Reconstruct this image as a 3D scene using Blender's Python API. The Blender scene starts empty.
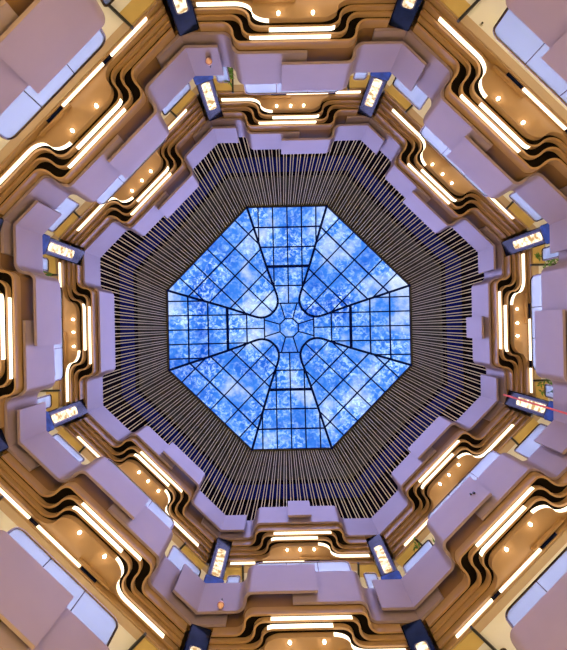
import bpy, math, random
from mathutils import Vector, Matrix, Quaternion
random.seed(7)
scene = bpy.context.scene
COL = scene.collection

# ------------------------------------------------------------------ camera
# Plan frame: (a, b) = right / up in the photograph when looking straight up.
# World X = -a, World Y = b, World Z = height above the lens.
FPX = 449.0
cam_d = bpy.data.cameras.new('camera')
cam = bpy.data.objects.new('camera', cam_d)
COL.objects.link(cam)
cam.location = (0.56, 0.0, 0.0)
ROLL = math.radians(1.2)
cam.rotation_euler = (Matrix.Rotation(ROLL, 3, 'Z') @ Matrix.Rotation(math.pi, 3, 'Y')).to_euler()
cam_d.sensor_fit = 'VERTICAL'
cam_d.sensor_height = 24.0
cam_d.lens = 24.0 * FPX / 650.0
cam_d.shift_x = 2.5 / 650.0
cam_d.shift_y = 3.0 / 650.0
cam_d.clip_end = 300
scene.camera = cam

# ------------------------------------------------------------------ view
scene.view_settings.view_transform = 'Standard'
scene.view_settings.look = 'None'
scene.view_settings.exposure = 0.0
scene.view_settings.gamma = 1.0
scene.view_settings.use_curve_mapping = False

# ------------------------------------------------------------------ sky
world = bpy.data.worlds.new('sky'); scene.world = world
world.use_nodes = True
nt = world.node_tree; nt.nodes.clear()
w_out = nt.nodes.new('ShaderNodeOutputWorld')
w_bg = nt.nodes.new('ShaderNodeBackground')
w_tc = nt.nodes.new('ShaderNodeTexCoord')
w_n = nt.nodes.new('ShaderNodeTexNoise')
w_n.inputs['Scale'].default_value = 9.0
w_n.inputs['Detail'].default_value = 9.0
w_n.inputs['Roughness'].default_value = 0.62
w_r = nt.nodes.new('ShaderNodeValToRGB')
e = w_r.color_ramp.elements
e[0].position = 0.36; e[0].color = (0.008, 0.095, 0.62, 1)
e[1].position = 0.72; e[1].color = (0.80, 0.88, 1.0, 1)
m_ = e.new(0.52); m_.color = (0.045, 0.22, 0.80, 1)
nt.links.new(w_tc.outputs['Generated'], w_n.inputs['Vector'])
nt.links.new(w_n.outputs['Fac'], w_r.inputs['Fac'])
nt.links.new(w_r.outputs['Color'], w_bg.inputs['Color'])
w_bg.inputs['Strength'].default_value = 1.2
nt.links.new(w_bg.outputs['Background'], w_out.inputs['Surface'])

# soft daylight of the bright hazy sky above the glass roof
sun_d = bpy.data.lights.new('hazy_sun', 'SUN'); sun_d.energy = 7.5; sun_d.angle = math.radians(70); sun_d.color = (0.50, 0.46, 1.0)
sun = bpy.data.objects.new('hazy_sun', sun_d); COL.objects.link(sun); sun.location = (0, 0, 45)

# ------------------------------------------------------------------ plan geometry
RATIO = 0.3845
FM = (1.0, 0.957)      # side factor of the projecting middle bay (cardinal, diagonal)
FC = (1.0, 0.979)      # side factor of the set-back corner bays
SIDE = ['top', 'upper right', 'right', 'lower right', 'bottom', 'lower left', 'left', 'upper left']

def nrm(k):
    th = math.radians(45 * k); return (math.sin(th), math.cos(th))
def tan_(k):
    th = math.radians(45 * k); return (math.cos(th), -math.sin(th))
def P(k, u, d):
    n = nrm(k); t = tan_(k); return (n[0]*d + t[0]*u, n[1]*d + t[1]*u)
def W(p, z): return (-p[0], p[1], z)
def half(k, dc): return (RATIO if k % 2 == 0 else 0.4352) * dc
def prof(k, u, dm, dc, uc, w):
    a = abs(u); m = dm * FM[k % 2]; c = dc * FC[k % 2]
    s = min(1.0, max(0.0, (a - (uc - w/2)) / w))           # two quarter arcs
    s = 0.5*(1-math.sqrt(max(0, 1-4*s*s))) if s < 0.5 else 1-0.5*(1-math.sqrt(max(0, 1-4*(1-s)**2)))
    return m + (c - m) * s
def side_us(a, b, uc, w, n=14):
    us = [a, b]
    for sg in (-1, 1):
        for i in range(n + 1):
            ph = math.pi*i/n
            x = 0.5*math.sin(ph) if ph <= math.pi/2 else 1-0.5*math.sin(ph)
            u = sg * (uc - w/2 + w*x)
            if a + 0.02 < u < b - 0.02: us.append(u)
    return sorted(us)
def side_path(k, a, b, dm, dc, uc, w, n=14):
    return [P(k, u, prof(k, u, dm, dc, uc, w)) for u in side_us(a, b, uc, w, n)]

# ------------------------------------------------------------------ fill lamps added out of view (galleries, lobby)
def area(name, loc, size, energy, color, target=None):
    d = bpy.data.lights.new(name, 'AREA'); d.shape = 'SQUARE'; d.size = size
    d.energy = energy; d.color = color
    o = bpy.data.objects.new(name, d); COL.objects.link(o); o.location = loc
    if target is not None:
        v = Vector(target) - Vector(loc); o.rotation_euler = v.to_track_quat('-Z', 'Y').to_euler()
    return o
ZB = {'A': 18.5, 'B': 13.1, 'C': 7.7}
DS = {'A': 1.3, 'B': 1.0, 'C': 1.0}
FLOOR_Z = -1.6
for k in range(8):
    area('lobby_fill_light', W(P(k, 0, 9.9), 6.55), 2.2, 490, (1.0, 0.80, 0.24))  # added out of view so the floor bounces warm fill upwards
    for lv in ('A', 'B'):
        zc = ZB[lv] - 0.97*DS[lv] - 0.06
        area('gallery_fill_light', W(P(k, 0, 11.2), zc), 1.6, 120, (1.0, 0.90, 0.76))  # added out of view to brighten the cream ceilings

# ------------------------------------------------------------------ materials
def new_mat(name):
    m = bpy.data.materials.new(name); m.use_nodes = True
    return m, m.node_tree, m.node_tree.nodes['Principled BSDF']
def simple(name, col, rough=0.5, metal=0.0, var=0.0, scale=3.0, spec=0.5, bump=0.0, stretch=None):
    m, t, b = new_mat(name)
    b.inputs['Roughness'].default_value = rough
    b.inputs['Metallic'].default_value = metal
    b.inputs['Specular IOR Level'].default_value = spec
    if var > 0 or bump > 0:
        tc = t.nodes.new('ShaderNodeTexCoord'); n = t.nodes.new('ShaderNodeTexNoise')
        n.inputs['Scale'].default_value = scale; n.inputs['Detail'].default_value = 5
        if stretch:
            mp = t.nodes.new('ShaderNodeMapping'); mp.inputs['Scale'].default_value = stretch
            t.links.new(tc.outputs['Object'], mp.inputs['Vector']); t.links.new(mp.outputs['Vector'], n.inputs['Vector'])
        else:
            t.links.new(tc.outputs['Object'], n.inputs['Vector'])
        r = t.nodes.new('ShaderNodeValToRGB'); el = r.color_ramp.elements
        el[0].position = 0.3; el[1].position = 0.7
        el[0].color = tuple(c*(1-var) for c in col) + (1,)
        el[1].color = tuple(min(1, c*(1+var)) for c in col) + (1,)
        t.links.new(n.outputs['Fac'], r.inputs['Fac']); t.links.new(r.outputs['Color'], b.inputs['Base Color'])
        if bump > 0:
            bp = t.nodes.new('ShaderNodeBump'); bp.inputs['Strength'].default_value = bump
            t.links.new(n.outputs['Fac'], bp.inputs['Height']); t.links.new(bp.outputs['Normal'], b.inputs['Normal'])
    else:
        b.inputs['Base Color'].default_value = col + (1,)
    return m
def emit(name, col, strength, pattern=None):
    m = bpy.data.materials.new(name); m.use_nodes = True; t = m.node_tree; t.nodes.clear()
    o = t.nodes.new('ShaderNodeOutputMaterial'); e_ = t.nodes.new('ShaderNodeEmission')
    e_.inputs['Color'].default_value = col + (1,); e_.inputs['Strength'].default_value = strength
    if pattern:
        tc = t.nodes.new('ShaderNodeTexCoord'); n = t.nodes.new('ShaderNodeTexNoise')
        n.inputs['Scale'].default_value = pattern[1]; n.inputs['Detail'].default_value = 3
        r = t.nodes.new('ShaderNodeValToRGB'); el = r.color_ramp.elements
        el[0].position = 0.38; el[0].color = pattern[0] + (1,)
        el[1].position = 0.58; el[1].color = col + (1,)
        t.links.new(tc.outputs['Object'], n.inputs['Vector']); t.links.new(n.outputs['Fac'], r.inputs['Fac'])
        t.links.new(r.outputs['Color'], e_.inputs['Color'])
    t.links.new(e_.outputs['Emission'], o.inputs['Surface'])
    return m
def glassy(name, tint, refl, rough=0.02, gl=(1, 1, 1)):
    m = bpy.data.materials.new(name); m.use_nodes = True; t = m.node_tree; t.nodes.clear()
    o = t.nodes.new('ShaderNodeOutputMaterial'); mx = t.nodes.new('ShaderNodeMixShader')
    a = t.nodes.new('ShaderNodeBsdfTransparent'); g = t.nodes.new('ShaderNodeBsdfGlossy')
    a.inputs['Color'].default_value = tint + (1,); g.inputs['Color'].default_value = gl + (1,)
    g.inputs['Roughness'].default_value = rough; mx.inputs['Fac'].default_value = refl
    t.links.new(a.outputs[0], mx.inputs[1]); t.links.new(g.outputs[0], mx.inputs[2])
    t.links.new(mx.outputs[0], o.inputs['Surface'])
    return m

M = {}
M['panel'] = simple('champagne_panel', (0.300, 0.228, 0.330), 0.42, 0, 0.03, 1.5)
M['wood'] = simple('brown_veneer', (0.375, 0.225, 0.120), 0.38, 0, 0.03, 1.2)
M['core'] = simple('shaded_core', (0.22, 0.115, 0.05), 0.5, 0, 0.03, 1.2)  # brown darkened to hold the shade under the panels
M['recess'] = simple('recess_shade', (0.008, 0.006, 0.005), 0.9, spec=0.0)  # near-black colour stands for the unlit void between bands
M['cream'] = simple('cream_plaster', (0.82, 0.80, 0.82), 0.7, 0, 0.03, 1.0)
M['tan'] = simple('tan_border', (0.50, 0.37, 0.28), 0.3, 0.0, 0.05, 1.0)
M['gold'] = simple('gold_leaf_panel', (0.62, 0.45, 0.17), 0.35, 0.3, 0.08, 2.0)
M['navy'] = simple('navy_gloss', (0.004, 0.008, 0.042), 0.15, 0.0, 0.5, 2.5, spec=0.10)
M['bluegl'] = simple('blue_gloss', (0.01, 0.06, 0.45), 0.12, 0.0, 0.5, 3.0, spec=0.05)
M['black'] = simple('black_metal', (0.012, 0.012, 0.014), 0.35)
M['bronze'] = simple('bronze_frame', (0.13, 0.09, 0.06), 0.25, 0.9)
M['steel'] = simple('steel_bracket', (0.55, 0.52, 0.48), 0.3, 0.9)
M['strip'] = emit('warm_light_strip', (1.0, 0.82, 0.58), 3.0)
M['lens'] = emit('downlight_lens', (1.0, 0.80, 0.50), 30.0)
M['reflglow'] = emit('reflection_glow', (1.0, 0.90, 0.66), 1.7, ((0.42, 0.24, 0.09), 5.0))  # emission stands in for a reflection on the columns
M['glass'] = glassy('balustrade_glass', (0.50, 0.56, 0.70), 0.22, 0.30, (0.92, 1.0, 0.78))
M['rod'] = simple('champagne_rod', (0.98, 0.86, 0.55), 0.5, 0.0, spec=0.1)
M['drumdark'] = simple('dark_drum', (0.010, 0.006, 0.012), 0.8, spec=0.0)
M['drumnavy'] = simple('navy_band', (0.015, 0.022, 0.16), 0.6, spec=0.0)
M['olive'] = simple('olive_plaster', (0.105, 0.092, 0.055), 0.8, 0, 0.05, 1.0, spec=0.0)
M['mullion'] = simple('navy_mullion', (0.006, 0.018, 0.20), 0.6, spec=0.0)
M['stone'] = simple('pale_lobby_stone', (0.82, 0.70, 0.44), 0.35, 0, 0.05, 0.6)
M['leaf'] = simple('green_leaf', (0.10, 0.27, 0.05), 0.4, 0, 0.35, 4.0)
M['stem'] = simple('brown_stem', (0.12, 0.08, 0.04), 0.7)
M['pot'] = simple('grey_pot', (0.34, 0.32, 0.30), 0.5)
M['red'] = simple('red_cord', (0.85, 0.10, 0.07), 0.5)
M['pink'] = simple('pale_pink_shell', (0.85, 0.52, 0.46), 0.4)
M['darkred'] = simple('dark_red_trim', (0.35, 0.03, 0.03), 0.5)
# skylight pane: clear glass with frosty specks and drifted smears
def pane_mat():
    m = bpy.data.materials.new('frosted_sky_pane'); m.use_nodes = True; t = m.node_tree; t.nodes.clear()
    o = t.nodes.new('ShaderNodeOutputMaterial')
    tr = t.nodes.new('ShaderNodeBsdfTransparent'); tl = t.nodes.new('ShaderNodeBsdfTranslucent')
    tl.inputs['Color'].default_value = (0.72, 1.0, 0.66, 1)
    g = t.nodes.new('ShaderNodeNewGeometry')
    n1 = t.nodes.new('ShaderNodeTexNoise'); n1.inputs['Scale'].default_value = 3.6; n1.inputs['Distortion'].default_value = 0.8; n1.inputs['Detail'].default_value = 8; n1.inputs['Roughness'].default_value = 0.7
    n2 = t.nodes.new('ShaderNodeTexNoise'); n2.inputs['Scale'].default_value = 0.42; n2.inputs['Detail'].default_value = 3
    for n in (n1, n2): t.links.new(g.outputs['Position'], n.inputs['Vector'])
    r1 = t.nodes.new('ShaderNodeValToRGB'); el = r1.color_ramp.elements
    el[0].position = 0.47; el[0].color = (0, 0, 0, 1); el[1].position = 0.63; el[1].color = (1, 1, 1, 1)
    r2 = t.nodes.new('ShaderNodeValToRGB'); el = r2.color_ramp.elements
    el[0].position = 0.35; el[0].color = (0.10, 0.10, 0.10, 1); el[1].position = 0.70; el[1].color = (0.9, 0.9, 0.9, 1)
    mu = t.nodes.new('ShaderNodeMath'); mu.operation = 'MULTIPLY'
    t.links.new(n1.outputs['Fac'], r1.inputs['Fac']); t.links.new(n2.outputs['Fac'], r2.inputs['Fac'])
    t.links.new(r1.outputs['Color'], mu.inputs[0]); t.links.new(r2.outputs['Color'], mu.inputs[1])
    mx = t.nodes.new('ShaderNodeMixShader')
    t.links.new(mu.outputs[0], mx.inputs['Fac'])
    t.links.new(tr.outputs[0], mx.inputs[1]); t.links.new(tl.outputs[0], mx.inputs[2])
    t.links.new(mx.outputs[0], o.inputs['Surface'])
    return m
M['pane'] = pane_mat()

# ------------------------------------------------------------------ object helpers
ORG = {}
def worldloc(o): return ORG.get(o.name, Vector((0, 0, 0))) if o else Vector((0, 0, 0))
def tag(o, label=None, cat=None, group=None, kind=None):
    if label: o['label'] = label
    if cat: o['category'] = cat
    if group: o['group'] = group
    if kind: o['kind'] = kind
    return o
def thing(name, loc, label, cat, group=None):
    o = bpy.data.objects.new(name, None); COL.objects.link(o); o.location = loc
    o.empty_display_size = 0.2
    ORG[o.name] = Vector(loc); return tag(o, label, cat, group)
def build(name, verts, faces, mat, parent=None, smooth=True, angle=35):
    off = worldloc(parent)
    me = bpy.data.meshes.new(name)
    me.from_pydata([tuple(Vector(v) - off) for v in verts], [], faces)
    me.materials.append(M[mat] if isinstance(mat, str) else mat)
    me.validate()
    import bmesh
    bm = bmesh.new(); bm.from_mesh(me); bmesh.ops.recalc_face_normals(bm, faces=bm.faces); bm.to_mesh(me); bm.free()
    if smooth:
        me.polygons.foreach_set('use_smooth', [True]*len(me.polygons))
        me.set_sharp_from_angle(angle=math.radians(angle))
    o = bpy.data.objects.new(name, me); COL.objects.link(o)
    if parent: o.parent = parent
    ORG[o.name] = off
    return o
def offset_path(path, th):
    """offset a plan path away from the atrium centre, mitred"""
    n = len(path); out = []
    for i in range(n):
        ns = []
        for a, b in ((i-1, i), (i, i+1)):
            if a < 0 or b >= n: continue
            dx, dy = path[b][0]-path[a][0], path[b][1]-path[a][1]
            L = math.hypot(dx, dy)
            if L < 1e-7: continue
            # clockwise travel: left of travel points away from the centre
            ns.append((-dy/L, dx/L))
        sx = sum(v[0] for v in ns)/len(ns); sy = sum(v[1] for v in ns)/len(ns)
        q = sx*sx + sy*sy
        out.append((path[i][0] + th*sx/q, path[i][1] + th*sy/q))
    return out
def board_vf(path, z0, z1, th):
    op = offset_path(path, th); v = []; f = []
    for a, b in zip(path, op):
        v += [W(a, z0), W(a, z1), W(b, z1), W(b, z0)]
    n = len(path)
    for i in range(n-1):
        s, t = 4*i, 4*i+4
        for j in range(4):
            f.append((s+j, s+(j+1) % 4, t+(j+1) % 4, t+j))
    f.append((0, 3, 2, 1)); e = 4*(n-1); f.append((e, e+1, e+2, e+3))
    return v, f
def board(name, path, z0, z1, th, mat, parent):
    v, f = board_vf(path, z0, z1, th); return build(name, v, f, mat, parent)
def slab(name, pa, pb, z0, z1, mat, parent=None):
    """horizontal strip between two plan paths with the same number of points"""
    v = []; f = []
    for a, b in zip(pa, pb): v += [W(a, z0), W(a, z1), W(b, z1), W(b, z0)]
    n = len(pa)
    for i in range(n-1):
        s, t = 4*i, 4*i+4
        for j in range(4): f.append((s+j, s+(j+1) % 4, t+(j+1) % 4, t+j))
    f.append((0, 3, 2, 1)); e = 4*(n-1); f.append((e, e+1, e+2, e+3))
    return build(name, v, f, mat, parent)
def tube_vf(pts, r, n=6, cap=True):
    v = []; f = []; N = len(pts); pts = [Vector(p) for p in pts]
    up = None
    for i, p in enumerate(pts):
        t = (pts[min(i+1, N-1)] - pts[max(i-1, 0)]).normalized()
        if up is None:
            up = Vector((0, 0, 1)) if abs(t.z) < 0.9 else Vector((1, 0, 0))
        x = up - t*up.dot(t)
        if x.length < 1e-4: x = t.orthogonal()
        x.normalize(); y = t.cross(x); up = x
        rr = r[i] if isinstance(r, (list, tuple)) else r
        for j in range(n):
            a = 2*math.pi*j/n; v.append(tuple(p + x*rr*math.cos(a) + y*rr*math.sin(a)))
    for i in range(N-1):
        for j in range(n):
            f.append((i*n+j, i*n+(j+1) % n, (i+1)*n+(j+1) % n, (i+1)*n+j))
    if cap: f.append(tuple(range(n))[::-1]); f.append(tuple((N-1)*n+j for j in range(n)))
    return v, f
def lathe_vf(c, prof_, n=14):
    v = []; f = []
    for r, z in prof_:
        for j in range(n):
            a = 2*math.pi*j/n; v.append((c[0]+r*math.cos(a), c[1]+r*math.sin(a), c[2]+z))
    for i in range(len(prof_)-1):
        for j in range(n): f.append((i*n+j, i*n+(j+1) % n, (i+1)*n+(j+1) % n, (i+1)*n+j))
    f.append(tuple(range(n))[::-1]); f.append(tuple((len(prof_)-1)*n+j for j in range(n)))
    return v, f
def prism_uz(k, d, poly, th, z0=0.0, lean=0.0):
    """polygon in the vertical plane of side k: (u, z) at apothem d, thickness th outwards"""
    n = len(poly); v = [W(P(k, u, d+(z-z0)*lean), z) for u, z in poly] + [W(P(k, u, d+th+(z-z0)*lean), z) for u, z in poly]
    f = [tuple(range(n)), tuple(range(2*n-1, n-1, -1))]
    for i in range(n): j = (i+1) % n; f.append((i, j, n+j, n+i))
    return v, f
def octagon(dc): return [P(k, half(k, dc)*s, dc*FC[k % 2]) for k in range(8) for s in (-1,)]

# ================================================================== SETTING
oc = octagon(13.0)
build('floor', [W(p, FLOOR_Z) for p in oc] + [W(p, FLOOR_Z-0.3) for p in oc],
      [tuple(range(8)), tuple(range(8, 16))] + [(i, (i+1) % 8, 8+(i+1) % 8, 8+i) for i in range(8)], 'stone', smooth=False)['kind'] = 'structure'
def ring_wall(name, dc, z0, z1, th, mat, parent=None):
    p = octagon(dc); q = octagon(dc+th); v = []; f = []
    for a, b in zip(p, q): v += [W(a, z0), W(a, z1), W(b, z1), W(b, z0)]
    for i in range(8):
        s, t = 4*i, 4*((i+1) % 8)
        for j in range(4): f.append((s+j, s+(j+1) % 4, t+(j+1) % 4, t+j))
    return build(name, v, f, mat, parent, smooth=False)
ring_wall('wall_outer', 12.6, FLOOR_Z, 20.2, 0.3, 'cream')['kind'] = 'structure'

def ring_slab(name, pin, pout, z0, z1, mat):
    """closed ring between plan loops of equal count"""
    v = []; f = []; n = len(pin)
    for a, b in zip(pin, pout): v += [W(a, z0), W(a, z1), W(b, z1), W(b, z0)]
    for i in range(n):
        s, t = 4*i, 4*((i+1) % n)
        for j in range(4): f.append((s+j, s+(j+1) % 4, t+(j+1) % 4, t+j))
    return build(name, v, f, mat)

# tier geometry of every balcony underside: name, bottom offset, d_mid, d_corner, bend centre, bend width
TIERS = [('T1', -0.82, 8.48, 8.97, 1.18, 1.00),
         ('T2', -0.63, 8.35, 8.88, 1.30, 0.74),
         ('T3', -0.47, 8.23, 8.80, 1.52, 0.62),
         ('T4', -0.32, 8.13, 8.70, 1.80, 0.56)]
UC, WF = 1.84, 0.52         # bend of the fascia panels
D_BACK = (8.01, 8.60); D_FRONT = (7.83, 8.39); D_CORE = (8.14, 8.72)
D_T0 = 9.06
ENDS = (0.63, 0.17)          # where the bands stop at the corner columns
for lv in 'ABC':
    zb = ZB[lv]
    pin = []; pout = []
    for k in range(8):
        h = half(k, 8.83)
        us = side_us(-h, h, UC, WF, 6)[:-1]
        ho = half(k, 12.6)
        for u in us:
            pin.append(P(k, u, prof(k, u, 8.25, 8.83, UC, WF)))
            pout.append(P(k, u*ho/h, 12.6*FC[k % 2]))
    o = ring_slab('floor', pin, pout, zb+1.30, zb+1.50, 'stone'); o['kind'] = 'structure'
    zc = zb - 0.97*DS[lv]
    pi = octagon(D_T0+0.05); po = octagon(12.6)
    cl = ring_slab('ceiling', pi, po, zc, zc+0.12, 'cream'); cl['kind'] = 'structure'
    for k in range(8):
        # flat tan border plank and gold end panels sunk beside the columns, dark tracks
        h = half(k, 9.0)
        a = [P(k, -half(k, 9.12), 9.12*FC[k % 2]), P(k, half(k, 9.12), 9.12*FC[k % 2])]
        b = [P(k, -half(k, 9.36), 9.36*FC[k % 2]), P(k, half(k, 9.36), 9.36*FC[k % 2])]
        slab('border_plank', a, b, zc-0.03, zc, 'tan', cl)
        for s in (-1, 1):
            u0, u1 = s*(h-1.20), s*(h-0.12)
            a = [P(k, min(u0, u1), 9.14*FC[k % 2]), P(k, max(u0, u1), 9.14*FC[k % 2])]
            b = [P(k, min(u0, u1), 9.60*FC[k % 2]), P(k, max(u0, u1), 9.60*FC[k % 2])]
            slab('gold_panel', a, b, zc-0.055, zc-0.03, 'gold', cl)
            ut = s*(h-1.25)
            a = [P(k, ut-0.035, 9.05*FC[k % 2]), P(k, ut+0.035, 9.05*FC[k % 2])]
            b = [P(k, ut-0.035, 10.9*FC[k % 2]), P(k, ut+0.035, 10.9*FC[k % 2])]
            slab('ceiling_track', a, b, zc-0.10, zc, 'black', cl)

# drum below the skylight
ZS = 30.0
zA = ZB['A']
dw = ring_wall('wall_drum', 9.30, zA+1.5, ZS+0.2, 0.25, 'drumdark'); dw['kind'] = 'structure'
for nme, z0, z1, dd, mt in (('navy_band', 24.4, 26.5, 9.22, 'drumnavy'), ('olive_band', 27.5, ZS, 9.20, 'olive'),
                            ('cornice', 27.46, 27.52, 9.17, 'olive'), ('base_ledge', 23.9, 24.0, 9.15, 'drumdark')):
    ring_wall(nme, dd, z0, z1, 9.30-dd, mt, dw)

# ================================================================== SKYLIGHT
SK = ZS/FPX                                   # metres of plan per measured unit
RISE = 0.9
def zsky(a, b): return ZS + RISE*max(0.0, 1.0 - (a*a+b*b)/(126.0**2))
def SW(p, dz=0.0): return (-p[0]*SK, p[1]*SK, zsky(*p)+dz)
sky = thing('skylight', (0, 0, ZS), 'octagonal glass skylight with dark blue glazing bars at the atrium top', 'skylight')
VX = (40.0, 121.5)
# half profile of one strip edge from the rim to the U-turn, in cardinal coordinates (u, r)
EDGE = [(40.0, 121.5), (31.0, 92.5), (22.3, 64.0), (16.0, 45.5), (13.0, 37.5), (11.0, 30.5), (11.2, 25.0), (13.3, 19.6), (16.4, 16.4)]
def rot(p, k):
    th = math.radians(45*k); c, s = math.cos(th), math.sin(th)
    return (p[0]*c + p[1]*s, -p[0]*s + p[1]*c)
def smooth_line(pts, it=2):
    for _ in range(it):
        q = [pts[0]]
        for a, b in zip(pts, pts[1:]):
            q += [(a[0]*.75+b[0]*.25, a[1]*.75+b[1]*.25), (a[0]*.25+b[0]*.75, a[1]*.25+b[1]*.75)]
        q.append(pts[-1]); pts = q
    return pts
def ucurve(q):
    """U rib of quadrant q (0 = upper right) : from the rim vertex to the tip and back to the other vertex"""
    A = [(u, r) for u, r in EDGE]
    B = [(r, u) for u, r in EDGE][::-1]
    pts = smooth_line(A + B[1:], 2)
    return [rot(p, 2*q) for p in pts]
def clip(poly, n, c):
    """keep n.p <= c"""
    out = []
    for i in range(len(poly)):
        a, b = poly[i], poly[(i+1) % len(poly)]
        da, db = n[0]*a[0]+n[1]*a[1]-c, n[0]*b[0]+n[1]*b[1]-c
        if da <= 0: out.append(a)
        if (da < 0 < db) or (db < 0 < da):
            t = da/(da-db); out.append((a[0]+(b[0]-a[0])*t, a[1]+(b[1]-a[1])*t))
    return out
def parea(p): return abs(sum(p[i][0]*p[(i+1) % len(p)][1]-p[(i+1) % len(p)][0]*p[i][1] for i in range(len(p))))/2
def pane(poly):
    q = []
    for p in poly:
        if not q or math.hypot(p[0]-q[-1][0], p[1]-q[-1][1]) > 0.15: q.append(p)
    if len(q) > 2 and math.hypot(q[0][0]-q[-1][0], q[0][1]-q[-1][1]) <= 0.15: q.pop()
    if len(q) < 3 or parea(q) < 4: return
    n = len(q)
    v = [SW(p, 0.10) for p in q]
    build('pane', v, [tuple(range(n))], 'pane', sky, smooth=False)
def cells(poly, n, t, ns, ts):
    for i in range(len(ns)-1):
        a = clip(clip(poly, n, ns[i+1]), (-n[0], -n[1]), -ns[i])
        if len(a) < 3: continue
        for j in range(len(ts)-1):
            b = clip(clip(a, t, ts[j+1]), (-t[0], -t[1]), -ts[j])
            if len(b) >= 3: pane(b)
def bar(p0, p1, w=0.085, dep=0.12, name='glazing_bar', top=0.12, n=6):
    pts = [(p0[0]+(p1[0]-p0[0])*i/n, p0[1]+(p1[1]-p0[1])*i/n) for i in range(n+1)]
    return beam(pts, w, dep, name, top)
def beam(pts, w, dep, name, top=0.12):
    v = []; f = []; N = len(pts)
    for i, p in enumerate(pts):
        a, b = pts[max(i-1, 0)], pts[min(i+1, N-1)]
        dx, dy = b[0]-a[0], b[1]-a[1]; L = math.hypot(dx, dy) or 1
        ox, oy = -dy/L*w/2/SK, dx/L*w/2/SK
        l = (p[0]+ox, p[1]+oy); r = (p[0]-ox, p[1]-oy); z = zsky(*p)
        for q, dz in ((l, top), (r, top), (r, top-dep), (l, top-dep)): v.append((-q[0]*SK, q[1]*SK, z+dz))
    for i in range(N-1):
        for j in range(4): f.append((4*i+j, 4*i+(j+1) % 4, 4*i+4+(j+1) % 4, 4*i+4+j))
    f.append((3, 2, 1, 0)); e_ = 4*(N-1); f.append((e_, e_+1, e_+2, e_+3))
    return build(name, v, f, 'mullion', sky, smooth=False)
def seg_clip(p0, p1, poly):
    """portions of a segment inside a polygon"""
    ts = [0.0, 1.0]; d = (p1[0]-p0[0], p1[1]-p0[1])
    for i in range(len(poly)):
        a, b = poly[i], poly[(i+1) % len(poly)]; e_ = (b[0]-a[0], b[1]-a[1])
        den = d[0]*e_[1]-d[1]*e_[0]
        if abs(den) < 1e-9: continue
        t = ((a[0]-p0[0])*e_[1]-(a[1]-p0[1])*e_[0])/den; s = ((a[0]-p0[0])*d[1]-(a[1]-p0[1])*d[0])/den
        if 0 < t < 1 and -1e-6 <= s <= 1+1e-6: ts.append(t)
    ts = sorted(ts); out = []
    for a, b in zip(ts, ts[1:]):
        if b-a < 1e-3: continue
        m = (p0[0]+d[0]*(a+b)/2, p0[1]+d[1]*(a+b)/2)
        ins = False; j = len(poly)-1
        for i in range(len(poly)):
            if (poly[i][1] > m[1]) != (poly[j][1] > m[1]) and m[0] < (poly[j][0]-poly[i][0])*(m[1]-poly[i][1])/(poly[j][1]-poly[i][1])+poly[i][0]: ins = not ins
            j = i
        if ins: out.append(((p0[0]+d[0]*a, p0[1]+d[1]*a), (p0[0]+d[0]*b, p0[1]+d[1]*b)))
    return out
RT = 25.4     # radius of the ring line across each cardinal strip
for q in range(4):
    k = 2*q
    uc = ucurve(q)
    # quadrant (diagonal) field
    dn = rot((math.sqrt(.5), math.sqrt(.5)), k); dt = rot((math.sqrt(.5), -math.sqrt(.5)), k)
    ns = [20, 38.5, 57.5, 76.5, 95.5, 116]; tss = [-60, -40, -20, 0, 20, 40, 60]
    cells(uc, dn, dt, ns, tss)
    for a in ns[1:-1]:
        for s in seg_clip((dn[0]*a-dt[0]*70, dn[1]*a-dt[1]*70), (dn[0]*a+dt[0]*70, dn[1]*a+dt[1]*70), uc): bar(*s)
    for a in tss[1:-1]:
        for s in seg_clip((dt[0]*a, dt[1]*a), (dt[0]*a+dn[0]*118, dt[1]*a+dn[1]*118), uc): bar(*s)
    beam(uc, 0.15, 0.20, 'curved_rib')
    # cardinal strip
    right = [p for p in smooth_line(EDGE, 2) if p[1] >= RT-0.3]
    left = [(-p[0], p[1]) for p in right][::-1]
    poly = [rot(p, k) for p in right + left]
    sn = rot((0, 1), k); st = rot((1, 0), k)
    rs = [24, 43.5, 63, 82.5, 102, 122]; us = [-45, -29.0, -14.5, 0, 14.5, 29.0, 45]
    cells(poly, sn, st, rs, us)
    for a in rs[1:-1]:
        for s in seg_clip((sn[0]*a-st[0]*50, sn[1]*a-st[1]*50), (sn[0]*a+st[0]*50, sn[1]*a+st[1]*50), poly):
            bar(*s, w=0.17 if a == 63 else 0.085, dep=0.2 if a == 63 else 0.12)
    for a in us[1:-1]:
        for s in seg_clip((st[0]*a+sn[0]*20, st[1]*a+sn[1]*20), (st[0]*a+sn[0]*121.4, st[1]*a+sn[1]*121.4), poly): bar(*s)
    # hub ring across the strip
    bar(rot((-right[-1][0], RT), k), rot((right[-1][0], RT), k), n=2)
# hub
HR = 10.2
hub = [rot((0, HR), 1*i+0.5) for i in range(8)]
pane(hub)
beam(hub + [hub[0], hub[1]], 0.09, 0.24, 'hub_ring')
for i in range(8):
    o0, o1 = hub[i-1], hub[i]                 # hub edge facing direction i (hub[i-1] at i-0.5, hub[i] at i+0.5)
    if i % 2 == 0:
        a, b = rot((-8.6, RT), i), rot((8.6, RT), i)
        pane([o0, a, b, o1])
    else:
        c = rot((0, 23.2), i); a, b = rot((8.6, RT), i-1), rot((-8.6, RT), i+1)
        a2, b2 = rot((-6.0, 22.6), i), rot((6.0, 22.6), i)
        pane([o0, a, a2, c, b2, b, o1])
    ang = rot((8.6, RT), i) if i % 2 == 0 else rot((-8.6, RT), i+1)
    bar(o1, ang, n=2)
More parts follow.
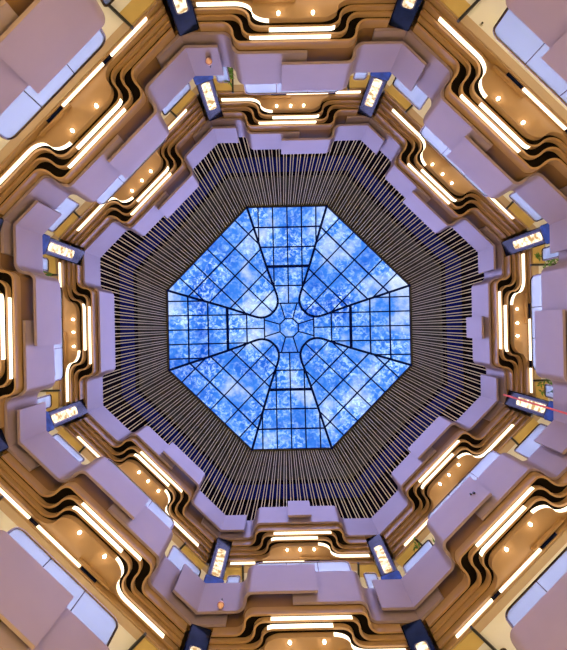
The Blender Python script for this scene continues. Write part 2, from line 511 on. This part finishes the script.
# rim
rim = []
for q in range(4):
    rim += [rot((-VX[0], VX[1]), 2*q), rot(VX, 2*q)]
rim_o = []
for k in range(8):
    rim_o.append(P(k, -half(k, 9.30), 9.30*FC[k % 2]))
    rim_o.append(P(k, half(k, 9.30), 9.30*FC[k % 2])) if False else None
rim_o = [p for p in rim_o if p]
pin = [(p[0]*SK, p[1]*SK) for p in rim]
o = ring_slab('trim_1', pin, rim_o, ZS-0.02, ZS+0.30, 'olive'); o['kind'] = 'structure'
beam(rim + [rim[0], rim[1]], 0.05, 0.12, 'rim_bar', 0.2)

# ================================================================== ROD SCREENS
rod_me = None
for k in range(8):
    root = thing('rod_screen', W(P(k, 0, 8.72*FC[k % 2]), zA+1.52),
                 'screen of thin vertical champagne rods on the %s side below the skylight' % SIDE[k], 'screen', 'rod screens around the skylight drum')
    nP = 18 if k % 2 == 0 else 21
    h0 = half(k, 8.74)
    v0, v1 = rim[k], rim[(k+1) % 8]
    t0 = Vector((v0[0]*SK, v0[1]*SK)); t1 = Vector((v1[0]*SK, v1[1]*SK))
    # upper line a little outside the rim
    for i in range(nP):
        for s in (-1, 1):
            f = (i+0.5+s*0.19)/nP
            a = P(k, -h0+2*h0*f, 8.74*FC[k % 2])
            f2 = (i+0.5+s*0.22)/nP
            b = t0.lerp(t1, f2)*1.012
            A = Vector(W(a, zA+1.52)); B = Vector(W((b.x, b.y), ZS-0.02)); d = B-A
            if rod_me is None:
                v, fc = tube_vf([(0, 0, 0), (0, 0, 1)], 0.021, 6)
                rod_me = bpy.data.meshes.new('rod'); rod_me.from_pydata(v, [], fc); rod_me.materials.append(M['rod'])
            r_ = bpy.data.objects.new('rod', rod_me); COL.objects.link(r_); r_.parent = root
            r_.location = A - ORG[root.name]
            r_.rotation_mode = 'QUATERNION'; r_.rotation_quaternion = d.to_track_quat('Z', 'Y')
            r_.scale = (1, 1, d.length)

# ================================================================== BALCONIES
LEVEL = {'A': 'highest', 'B': 'middle', 'C': 'lowest'}
# which half of each side carries the front panel at mid-side: 's' = clockwise second half, 'f' = first, 'box', 'one'
VAR = {'B': ['s']*8, 'C': ['s']*8, 'A': ['s', 's', 'box', 'f', 'box', 'f', 'one', 's']}
def half_is_front(lv, k, h):     # h: 0 first half, 1 second half
    v = VAR[lv][k % 8]
    return (v == 's' and h == 1) or (v == 'f' and h == 0)
VAR_TXT = {'s': 'two overlapping lilac panels', 'f': 'two overlapping lilac panels', 'box': 'a small lilac box at mid-panel', 'one': 'one unbroken lilac panel'}
def ribbon(lv, k, a, b, ext0, ext1, front, root):
    dm, dc = D_FRONT if front else D_BACK
    zb = ZB[lv]; z0, z1 = (zb+0.27, zb+1.75) if front else (zb, zb+1.63)
    h = half(k, dc); path = []
    if ext0 is not None:
        a = -h
        if ext0 > 0:
            kp = (k-1) % 8; path.append(P(kp, half(kp, dc)-ext0, dc*FC[kp % 2]))
    if ext1 is not None: b = h
    path += side_path(k, a, b, dm, dc, UC, WF)
    if ext1 is not None and ext1 > 0:
        kn = (k+1) % 8; path.append(P(kn, -half(kn, dc)+ext1, dc*FC[kn % 2]))
    return board('fascia_panel', path, z0, z1, 0.085, 'panel', root)
def downlight(k, u, d, z, root):
    c = Vector(W(P(k, u, d), z))
    v, f = lathe_vf(c, [(0.075, -0.012), (0.075, 0.01), (0.055, 0.01), (0.055, -0.012)], 12)
    o = build('downlight', v[:], f, 'steel', root)
    v, f = lathe_vf(c, [(0.018, -0.055), (0.038, -0.04), (0.042, -0.005)], 12)
    build('lens', v, f, 'lens', o)
    if z > 11:
        ld = bpy.data.lights.new('downlight_glow', 'POINT'); ld.energy = 1.3; ld.color = (1.0, 0.80, 0.52); ld.shadow_soft_size = 0.03
        lo = bpy.data.objects.new('downlight_glow', ld); COL.objects.link(lo); lo.location = c + Vector((0, 0, -0.12))
for lv in 'ABC':
    zb = ZB[lv]; ds = DS[lv]
    for k in range(8):
        fm, fc = FM[k % 2], FC[k % 2]
        root = thing('balcony', W(P(k, 0, 8.6), zb-0.97*ds),
                     '%s balcony on the %s side, %s over brown stepped bands' % (LEVEL[lv], SIDE[k], VAR_TXT[VAR[lv][k]]), 'balcony', '%s ring of balconies' % LEVEL[lv])
        hc = half(k, 8.71)
        # --- fascia panels
        v = VAR[lv][k]
        def ext(side_first):
            """overlap past the vertex for this side's first / second half panel"""
            me_f = half_is_front(lv, k, 0 if side_first else 1)
            ot_f = half_is_front(lv, k-1, 1) if side_first else half_is_front(lv, k+1, 0)
            return 0.95 if me_f != ot_f else 0.0
        if v in 'sf':
            ff, fs = half_is_front(lv, k, 0), half_is_front(lv, k, 1)
            ribbon(lv, k, 0, -0.38*0+ (0.38 if not ff else 0.38), ext(True), None, ff, root)
            ribbon(lv, k, -0.38, 0, None, ext(False), fs, root)
        else:
            ribbon(lv, k, 0, 0, ext(True), ext(False), False, root)
            if v == 'box':
                u0, u1 = (-0.55, 0.42) if k == 4 else (-0.30, 0.62)
                pth = [P(k, u0, D_FRONT[0]*fm), P(k, u1, D_FRONT[0]*fm)]
                board('fascia_box', pth, zb+0.27, zb+1.82, 0.10, 'panel', root)
        # --- parapet core between the panels and the slab
        board('parapet_core', side_path(k, -hc, hc, D_CORE[0], D_CORE[1], UC, WF), zb, zb+1.52, 0.11, 'core', root)
        # --- stepped bands under the balcony
        for i, (nm, off, dm, dc, uc, w) in enumerate(TIERS):
            he = half(k, dc) - ENDS[k % 2]
            z0 = zb + off*ds
            z1 = zb if i == 3 else zb + TIERS[i+1][1]*ds + 0.05*ds
            board('wood_band', side_path(k, -he, he, dm, dc, uc, w), z0, z1, 0.06, 'wood', root)
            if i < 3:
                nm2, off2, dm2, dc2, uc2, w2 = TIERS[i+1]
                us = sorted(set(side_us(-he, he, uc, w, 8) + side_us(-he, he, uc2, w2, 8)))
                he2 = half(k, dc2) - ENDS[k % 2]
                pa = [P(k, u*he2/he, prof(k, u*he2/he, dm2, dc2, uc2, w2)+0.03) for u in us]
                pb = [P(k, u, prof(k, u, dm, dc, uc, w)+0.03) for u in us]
                slab('recess_shade_plate', pa, pb, z1-0.03, z1, 'recess', root)  # black plate painted as the unlit depth of the slot
        # --- lowest edge band, straight, and the downlight soffit
        z_t0 = zb-0.97*ds
        he = half(k, D_T0)-ENDS[k % 2]
        pth = [P(k, -he, D_T0*fc), P(k, he, D_T0*fc)]
        board('edge_band', pth, z_t0-0.02, zb-0.70*ds, 0.05, 'wood', root)
        nm, off, dm, dc, uc, w = TIERS[0]
        us = side_us(-he, he, uc, w, 10)
        zs = zb+off*ds+0.07
        slab('downlight_soffit', [P(k, u, prof(k, u, dm, dc, uc, w)+0.05) for u in us], [P(k, u, D_T0*fc) for u in us], zs, zs+0.03, 'wood', root)
        spots = (-0.45, 0.50) if lv != 'A' else (-0.55, 0.0, 0.50)
        for u in spots: downlight(k, u, dm*fm+0.17, zs-0.005, root)
        # --- light strips
        def strip(a, b, tier, h, lift=0.0, mat='strip', name='light_strip', dd=0.028):
            nm, off, dm, dc, uc, w = tier
            z0 = zb+off*ds+lift
            board(name, [P(k, u, prof(k, u, dm, dc, uc, w)-dd) for u in side_us(a, b, uc, w, 12)], z0, z0+h, 0.024, mat, root)
        strip(-1.28, 1.02, TIERS[2], 0.13*ds)
        strip(-0.72, 1.12, TIERS[1], 0.15*ds)
        h1 = half(k, TIERS[0][3])
        strip(-h1+0.75, -0.72, TIERS[0], 0.13*ds, 0.02)
        t0 = ('T0', -0.95, D_T0*fc/fm, D_T0, 1.0, 0.5)
        strip(-0.15, 1.45, t0, 0.10*ds)
        strip(1.75, h1-0.75, t0, 0.10*ds)
        strip(-0.75, -0.18, t0, 0.11*ds, mat='navy', name='dark_strip')
        strip(1.46, 1.74, t0, 0.11*ds, mat='navy', name='dark_strip')
        # overlapping end of the inner edge band
        board('band_lap', [P(k, -1.15, (D_T0-0.11)*fc), P(k, 0.02, (D_T0-0.11)*fc)], zb-0.88*ds, zb-0.74*ds, 0.05, 'wood', root)

# ================================================================== GLASS BALUSTRADES
LEAN = math.tan(math.radians(3.5))      # the glass leans back a little
def balustrade(lv, k, u0, u1, d, z0, hgt, panes, label, rc=0.22, LEAN=LEAN):
    root = thing('glass_balustrade', W(P(k, (u0+u1)/2, d), z0), label, 'balustrade', 'glass balustrades on the %s ring' % LEVEL[lv])
    zt = z0+hgt
    edges = [u0+(u1-u0)*i/panes for i in range(panes+1)]
    for i in range(panes):
        a, b = edges[i]+0.012, edges[i+1]-0.012
        poly = [(a, z0), (b, z0)]
        if i == panes-1: poly += [(b-rc+rc*math.cos(t), zt-rc+rc*math.sin(t)) for t in [math.pi/2*j/6 for j in range(7)]]
        else: poly.append((b, zt))
        if i == 0: poly += [(a+rc-rc*math.sin(t), zt-rc+rc*math.cos(t)) for t in [math.pi/2*j/6 for j in range(7)]]
        else: poly.append((a, zt))
        v, f = prism_uz(k, d, poly, 0.02, z0, LEAN)
        build('glass_pane', v, f, 'glass', root, smooth=False)
    pts = [(u0, z0)] + [(u0+rc-rc*math.cos(t), zt-rc+rc*math.sin(t)) for t in [math.pi/2*j/6 for j in range(7)]]
    pts += [(u1-rc+rc*math.sin(t), zt-rc+rc*math.cos(t)) for t in [math.pi/2*j/6 for j in range(7)]] + [(u1, z0)]
    v, f = tube_vf([W(P(k, u, d+0.01+(z-z0)*LEAN), z) for u, z in pts], 0.032, 6)
    build('frame', v, f, 'bronze', root)
    for i in range(1, panes):
        v, f = tube_vf([W(P(k, edges[i], d+0.01), z0), W(P(k, edges[i], d+0.01+hgt*LEAN), zt)], 0.014, 5)
        build('mullion', v, f, 'bronze', root)
VNAME = ['top side right end', 'right side upper end', 'right side lower end', 'bottom side right end',
         'bottom side left end', 'left side lower end', 'left side upper end', 'top side left end']
for lv in 'BC':
    z0 = ZB[lv]+1.5
    for k in range(8):
        balustrade(lv, k, -1.62, 1.62, 8.17*FM[k % 2], z0+0.02, 1.15, 3,
                   'long glass balustrade with rounded corners atop the %s balcony, %s side' % (LEVEL[lv], SIDE[k]))
        h = half(k, 8.80)
        for s, word in ((-1, VNAME[k-1]), (1, VNAME[k])):
            a, b = s*2.20, s*(h-(0.76 if k % 2 == 0 else 0.30))
            if abs(b)-abs(a) < 0.3: continue
            balustrade(lv, k, min(a, b), max(a, b), 8.80*FC[k % 2], z0+0.02, 1.38, 1,
                       'short glass balustrade, %s ring, %s side, by the column at %s' % (LEVEL[lv], SIDE[k], word), 0.10, 0.0)

# ================================================================== COLUMNS
def vertex_dir(i):
    """unit plan direction of octagon vertex between side i and i+1"""
    p = P(i, 0.352, 1.0) if i % 2 == 0 else P((i+1) % 8, -0.352, 1.0); L = math.hypot(*p); return (p[0]/L, p[1]/L), L
for lv, up in (('B', 'A'), ('C', 'B')):
    z0, z1 = ZB[lv]+1.5, ZB[up]-0.01
    for i in range(8):
        dv, L = vertex_dir(i)
        tv = (dv[1], -dv[0])
        rf = 8.66*L
        def Q(t, r): return (dv[0]*r+tv[0]*t, dv[1]*r+tv[1]*t)
        root = thing('column', W(Q(0, rf+0.27), z0), 'dark blue polished column with glowing gold reflection above the %s ring, %s' % (LEVEL[lv], VNAME[i]), 'column', 'corner columns above the %s ring' % LEVEL[lv])
        def boxq(name, hw, r0, r1, za, zb_, mat, parent=root, bev=0.04):
            poly = [(-hw, r0+bev), (-hw+bev, r0), (hw-bev, r0), (hw, r0+bev), (hw, r1), (-hw, r1)]
            n = len(poly); v = [W(Q(*p), za) for p in poly] + [W(Q(*p), zb_) for p in poly]
            f = [tuple(range(n)), tuple(range(2*n-1, n-1, -1))] + [(j, (j+1) % n, n+(j+1) % n, n+j) for j in range(n)]
            return build(name, v, f, mat, parent, smooth=False)
        boxq('shaft', 0.32, rf, rf+0.55, z0, z1, 'navy')
        boxq('base_sleeve', 0.345, rf-0.03, rf+0.3, z0, z0+1.05, 'bluegl')
        # glowing panel standing in for a reflection, rounded ends, in a slim frame
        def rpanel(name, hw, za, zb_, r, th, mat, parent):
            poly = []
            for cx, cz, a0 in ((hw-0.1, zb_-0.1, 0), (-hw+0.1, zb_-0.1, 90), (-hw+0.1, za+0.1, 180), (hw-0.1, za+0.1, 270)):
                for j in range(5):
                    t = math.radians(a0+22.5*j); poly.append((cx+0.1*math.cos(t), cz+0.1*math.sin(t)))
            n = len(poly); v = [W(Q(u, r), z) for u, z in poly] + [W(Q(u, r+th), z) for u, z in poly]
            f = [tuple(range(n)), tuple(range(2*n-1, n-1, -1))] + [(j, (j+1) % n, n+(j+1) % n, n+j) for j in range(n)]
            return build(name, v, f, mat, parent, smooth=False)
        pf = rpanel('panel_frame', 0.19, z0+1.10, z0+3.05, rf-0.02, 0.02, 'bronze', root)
        rpanel('reflection_panel', 0.15, z0+1.14, z0+3.01, rf-0.035, 0.015, 'reflglow', pf)

# ================================================================== POTTED PLANTS
def plant(lv, k, u, d, hgt, spread, label):
    z0 = ZB[lv]+1.5; c = Vector(W(P(k, u, d), z0)); rnd = random.Random(hash((k, round(u*100))) & 0xffff)
    root = thing('potted_plant', c, label, 'plant', 'potted plants behind the balustrades')
    v, f = lathe_vf(c, [(0.12, 0), (0.17, 0.28), (0.19, 0.32), (0.16, 0.32), (0.15, 0.29)], 14)
    build('pot', v, f, 'pot', root)
    sv, sf, lv_, lf = [], [], [], []
    for s in range(9):
        a = rnd.uniform(0, 2*math.pi); r = spread*rnd.uniform(0.3, 1); hh = hgt*rnd.uniform(0.72, 1)
        pts = [c+Vector((0, 0, 0.28)), c+Vector((r*.35*math.cos(a), r*.35*math.sin(a), hh*.6)), c+Vector((r*math.cos(a), r*math.sin(a), hh))]
        v, f = tube_vf(pts, [0.012, 0.009, 0.005], 5); b = len(sv); sv += v; sf += [tuple(x+b for x in t) for t in f]
        for l in range(8):
            t = rnd.uniform(0.45, 1); p = pts[1].lerp(pts[2], (t-.45)/.55)
            dr = Vector((rnd.uniform(-1, 1), rnd.uniform(-1, 1), rnd.uniform(-.3, .6))).normalized()
            sd = dr.cross(Vector((0, 0, 1))).normalized()*0.035; L = rnd.uniform(.16, .26)
            b = len(lv_); q = [p, p+dr*L*.45+sd, p+dr*L-Vector((0, 0, .03)), p+dr*L*.45-sd, p+dr*L*.45+Vector((0, 0, .012))]
            lv_ += q; lf += [(b, b+1, b+4), (b+1, b+2, b+4), (b+2, b+3, b+4), (b+3, b, b+4)]
    build('stems', sv, sf, 'stem', root); build('foliage', lv_, lf, 'leaf', root, smooth=False)
plant('B', 6, 2.35, 9.05, 2.15, 0.42, 'leafy potted plant beside the upper left-side column')
plant('B', 2, -2.22, 9.05, 2.15, 0.42, 'leafy potted plant beside the upper right-side column')
plant('B', 2, 2.30, 9.05, 2.15, 0.42, 'leafy potted plant beside the lower right-side column')
plant('B', 3, 2.55, 9.0, 2.3, 0.5, 'leafy potted plant beside the bottom-right column')
plant('B', 1, -0.9, 8.55, 1.75, 0.4, 'leafy potted plant behind upper right glass, end nearer the top')
plant('B', 1, 1.25, 8.55, 1.75, 0.4, 'leafy potted plant behind upper right glass, end nearer the right')
plant('B', 0, -2.25, 9.05, 1.75, 0.30, 'leafy potted plant beside the top-left column')

# ================================================================== SMALL THINGS
def ornament(k, u, d, z, label):
    c = Vector(W(P(k, u, d-0.07), z)); n = nrm(k)
    root = thing('hanging_ornament', c, label, 'ornament', 'pink ornaments on corner panels')
    v, f = lathe_vf(c+Vector((0, 0, -0.17)), [(0.02, 0), (0.075, 0.05), (0.10, 0.13), (0.095, 0.2), (0.06, 0.27), (0.02, 0.30)], 12)
    body = build('shell', v, f, 'pink', root)
    v, f = lathe_vf(c+Vector((0, 0, -0.05)), [(0.103, 0), (0.106, 0.012), (0.103, 0.024)], 12)
    build('trim_band', v, f, 'darkred', body)
    v, f = tube_vf([c+Vector((0, 0, 0.12)), c+Vector((0, 0, 0.30))], 0.012, 6); build('hook', v, f, 'black', root)
    p0 = c+Vector((0, 0, 0.28)); p1 = Vector(W(P(k, u, d+0.01), z+0.28))
    v, f = tube_vf([p0, p1], 0.02, 6); build('bracket', v, f, 'black', root)
ornament(0, -2.62, 8.37, 13.93, 'small pink hanging ornament on the top-left corner panel')
ornament(4, 2.55, 8.37, 13.55, 'small pink hanging ornament on the bottom-left corner panel')
# red cord hanging in the void next to the lower right-side column
p = P(2, 2.80, 8.12)
v, f = tube_vf([W(p, 17.6), W(p, 14.0), W(p, 10.5)], 0.035, 8)
tag(build('red_cord', v, f, 'red'), 'thin red cord hanging past the lower right-side column', 'cord')
# small wall sensor on the front panel of the lower right side
k, u, z, d = 3, -0.05, 13.95, D_FRONT[0]*FM[1]
root = thing('wall_sensor', W(P(k, u, d-0.02), z), 'tiny dark double sensor on the middle lower right lilac panel', 'sensor')
for du, dz, r in ((0.0, 0.0, 0.038), (0.09, 0.07, 0.030)):
    p0, p1 = W(P(k, u+du, d), z+dz), W(P(k, u+du, d-0.05), z+dz)
    v, f = tube_vf([p0, p1], r, 10); build('sensor_head', v, f, 'black', root)
# sprinkler head on the cream ceiling beyond the upper right glass
zc = ZB['B']-0.97
c = Vector((-5.02, 8.08, zc))
root = thing('sprinkler_head', c, 'tiny sprinkler head on the cream ceiling near upper right glass', 'sprinkler')
v, f = lathe_vf(c, [(0.035, -0.012), (0.05, 0.0)], 12); build('escutcheon', v, f, 'steel', root)
v, f = lathe_vf(c, [(0.03, -0.075), (0.03, -0.065), (0.012, -0.06), (0.012, -0.01)], 10); build('nozzle', v, f, 'black', root)
